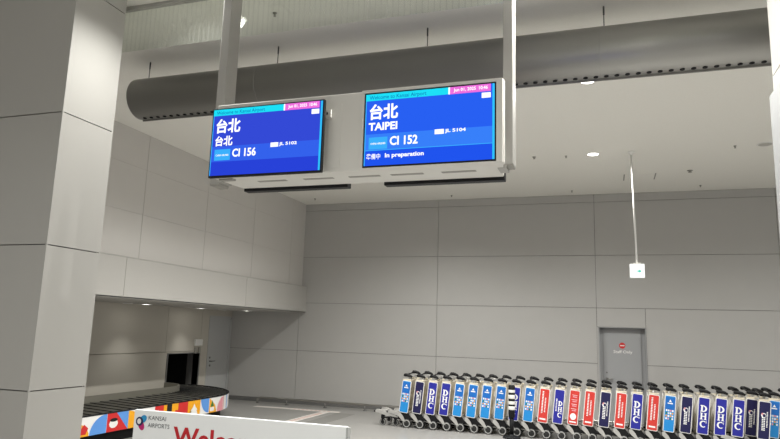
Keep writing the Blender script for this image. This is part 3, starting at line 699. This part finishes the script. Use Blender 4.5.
def make_cart():
    e = empty('luggage_cart', (0, 0, 0), 'x', 'luggage cart', 'x')
    rl = Matrix.Rotation(LEAN, 3, 'Y')
    # deck: two side rails with raised noses, cross slats
    mb = MB()
    def rail_pts(yc, w, y0=0):
        return [(-.61, .240), (-.59, .280), (-.52, .282), (-.12, .165), (.06, .122), (.06, .095), (-.13, .115), (-.54, .225)]
    for yc in (.055, CW-.14):
        mb.prism([(x, yc, z) for x, z in rail_pts(0, 0)], (0, .085, 0), M['alu'])
    for x, z in ((-.50, .255), (-.36, .214), (-.22, .172)):
        mb.prism([(x-.03, .06, z+.006), (x+.03, .06, z-.010), (x+.03, .06, z-.022), (x-.03, .06, z-.006)], (0, CW-.12, 0), M['alu'])
    mb.build('deck', e)
    for yc in (.06, CW-.135): mb = MB(); mb.box((-.635, yc, .232), (-.600, yc+.065, .262), M['black'], .008); mb.build('bumper', e)
    # lower dark chassis bar
    mb = MB(); mb.tube([(-.46, .035, .14), (-.30, .035, .165), (.05, .035, .13)], .014, M['black'], 8); mb.tube([(-.46, CW-.035, .14), (-.30, CW-.035, .165), (.05, CW-.035, .13)], .014, M['black'], 8)
    mb.tube([(.05, .03, .13), (.05, CW-.03, .13)], .016, M['alu_dark'], 8); mb.build('chassis', e)
    # mudguards
    for yc in (-.036, CW+.026):
        mb = MB(); mb.prism([(-.125, yc, .262), (-.085, yc, .265), (-.03, yc, .205), (.020, yc, .105), (-.03, yc, .115), (-.125, yc, .205)], (0, .010, 0), M['alu']); mb.build('mudguard', e)
    for yc in (-.006, CW-.002):
        mb = MB(); mb.prism([(-.14, yc, .155), (.10, yc, .09), (.115, yc, .19), (.06, yc, .262), (-.12, yc, .262)], (0, .008, 0), M['black']); mb.build('side_plate', e)
    # wheels
    def wheel(x, yc, r, fork):
        mb = MB(); mb.lathe([(r*.1, -.016), (r*.95, -.016), (r, -.008), (r, .008), (r*.95, .016), (r*.1, .016)], (0, 0, 0), (0, 1, 0), M['tyre'], 20)
        o = mb.build('wheel', e, (x, yc, r+.001))
        mb = MB(); mb.lathe([(r*.86, -.0168), (r*.84, -.0195), (r*.66, -.0195), (r*.64, -.0172), (r*.64, .0172), (r*.66, .0195), (r*.84, .0195), (r*.86, .0168)], (0, 0, 0), (0, 1, 0), M['hub'], 18, ring=True); mb.build('hub', o)
        if fork:
            mb = MB(); mb.box((-.018, -.026, 0), (.018, -.021, r+.05), M['black']); mb.box((-.018, .021, 0), (.018, .026, r+.05), M['black']); mb.box((-.03, -.026, r*1.05), (.03, .026, r+.07), M['black']); mb.build('fork', o)
    for yc in (.085, CW-.085): wheel(-.455, yc, .060, True)
    for yc in (-.018, CW+.018): wheel(.040, yc, .078, False)
    # leaning uprights
    for yc in (.012, CW-.012):
        mb = MB(); mb.tube([(lean_x(.10)+.01, yc, .10), (lean_x(.5)+.015, yc, .5), (lean_x(.90)+.015, yc, .90)], .014, M['alu'], 8)
        mb.tube([(lean_x(.28)-.075, yc, .26), (lean_x(.84)-.075, yc, .84)], .009, M['alu'], 8); mb.build('upright', e)
    # cream back board between the uprights
    mb = MB(); mb.box((-.006, .03, -.28), (.006, CW-.03, .30), M['cream'], .004, rot=rl); o = mb.build('back_board', e, (.045, 0, .55))
    mb = MB(); z = .852; x = lean_x(z)
    mb.box((x-.085, -.012, z-.012), (x+.075, .018, z+.016), M['cream'], .005); mb.box((x-.085, CW-.018, z-.012), (x+.075, CW+.012, z+.016), M['cream'], .005)
    mb.tube([(x-.07, .0, z+.005), (x-.07, CW, z+.005)], .011, M['alu'], 8); mb.build('top_tray', e)
    # handle: silver bar with black brake bar and grips
    mb = MB(); x = lean_x(.9)
    mb.tube([(x+.0, .012, .86), (x+.015, .012, .915), (x+.045, .0, .925)], .013, M['alu'], 8); mb.tube([(x+.0, CW-.012, .86), (x+.015, CW-.012, .915), (x+.045, CW, .925)], .013, M['alu'], 8)
    mb.tube([(x+.015, .0, .905), (x+.015, CW, .905)], .012, M['alu'], 8); mb.build('handle_frame', e)
    for yc, dz in ((.0, 0), (CW, .028)):
        mb = MB(); mb.tube([(x-.075, yc, .925+dz), (x-.055, yc, .94+dz), (x-.01, yc, .942+dz), (x+.05, yc, .925+dz), (x+.085, yc, .905+dz)], [.018, .031, .029, .024, .016], M['black'], 10); mb.build('grip', e)
    mb = MB(); mb.tube([(x-.04, .02, .940), (x-.04, CW-.02, .965)], .013, M['black'], 10); mb.build('brake_bar', e)
    for yc, rz in ((-.012, 0), (CW+.012, pi)):
        o = bpy.data.objects.new('ad_board', ADS['sky']); col.objects.link(o); o.parent = e; o.location = (0, yc, .552); o.rotation_euler = (0, LEAN if rz == 0 else LEAN, 0)
        if rz: o.rotation_euler = Matrix(((math.cos(LEAN), 0, math.sin(LEAN)), (0, 1, 0), (-math.sin(LEAN), 0, math.cos(LEAN)))).to_4x4().to_euler() if False else (Matrix.Rotation(LEAN, 4, 'Y') @ Matrix.Rotation(pi, 4, 'Z')).to_euler()
    return e
kinds = ['sky', 'navy', 'royal', 'royal', 'sky', 'sky', 'sky', 'sky', 'royal', 'sky', 'red', 'turned', 'face', 'red', 'navy', 'red', 'turned', 'red', 'sky', 'navy', 'royal', 'royal', 'royal', 'navy', 'navy', 'sky', 'royal']
kinds[16] = 'royal'
ords = ['first', 'second', 'third', 'fourth', 'fifth', 'sixth', 'seventh', 'eighth', 'ninth', 'tenth', 'eleventh', 'twelfth', 'thirteenth', 'fourteenth', 'fifteenth', 'sixteenth', 'seventeenth', 'eighteenth', 'nineteenth', 'twentieth', 'twenty-first', 'twenty-second', 'twenty-third', 'twenty-fourth', 'twenty-fifth', 'twenty-sixth', 'twenty-seventh']
proto = make_cart()
for k in range(27):
    c = proto if k == 0 else copy_tree(proto)
    x, y, rz = -3.554+.2495*k, CY, 0
    if k == 23: x, y = 2.16, CY+.22
    if k == 24: x, y = 2.275, CY-.10
    if k >= 25: x, y = 2.275+.2495*(k-24)-.06, CY+.18
    c.location = (x, y, 0); c.rotation_euler = (0, 0, rz)
    tag(c, 'luggage cart with %s, %s from the left end of the row' % (ADLAB[kinds[k]].split(' with')[0], ords[k]), 'luggage cart', 'nested luggage carts by the far wall')
    if k == 12: c['label'] = 'luggage cart with the only red board showing a white disc, thirteenth in the row'
    if k == 11: c['label'] = 'luggage cart with royal blue board of narrow letters, twelfth in the row'
    for ch in c.children:
        if ch.name.startswith('ad_board'):
            ch.data = ADS[kinds[k]]; ch['label'] = ADLAB[kinds[k]]

# ------------------------------------------------------------------ black and white post in front of the carts
e = empty('barrier_post', (-1.578, 11.50, 0), 'black barrier post with white bands in front of the carts', 'barrier post')
mb = MB(); mb.lathe([(.15, 0), (.15, .02), (.12, .035), (.04, .05), (.035, .075)], (0, 0, 0), (0, 0, 1), M['black'], 28); mb.build('base', e)
mb = MB(); mb.lathe([(.037, .06), (.037, .36)], (0, 0, 0), (0, 0, 1), M['black'], 20); mb.build('post', e)
mb = MB(); mb.lathe([(.052, .34), (.056, .35), (.056, .865), (.048, .88)], (0, 0, 0), (0, 0, 1), M['black'], 24); mb.build('sleeve', e)
for z0, z1 in ((.755, .802), (.655, .718), (.560, .612), (.470, .530)):
    mb = MB(); mb.lathe([(.0565, z0), (.0575, z0+.003), (.0575, z1-.003), (.0565, z1)], (0, 0, 0), (0, 0, 1), M['pwhite'], 24); o = mb.build('band', e); o['label'] = 'white band'
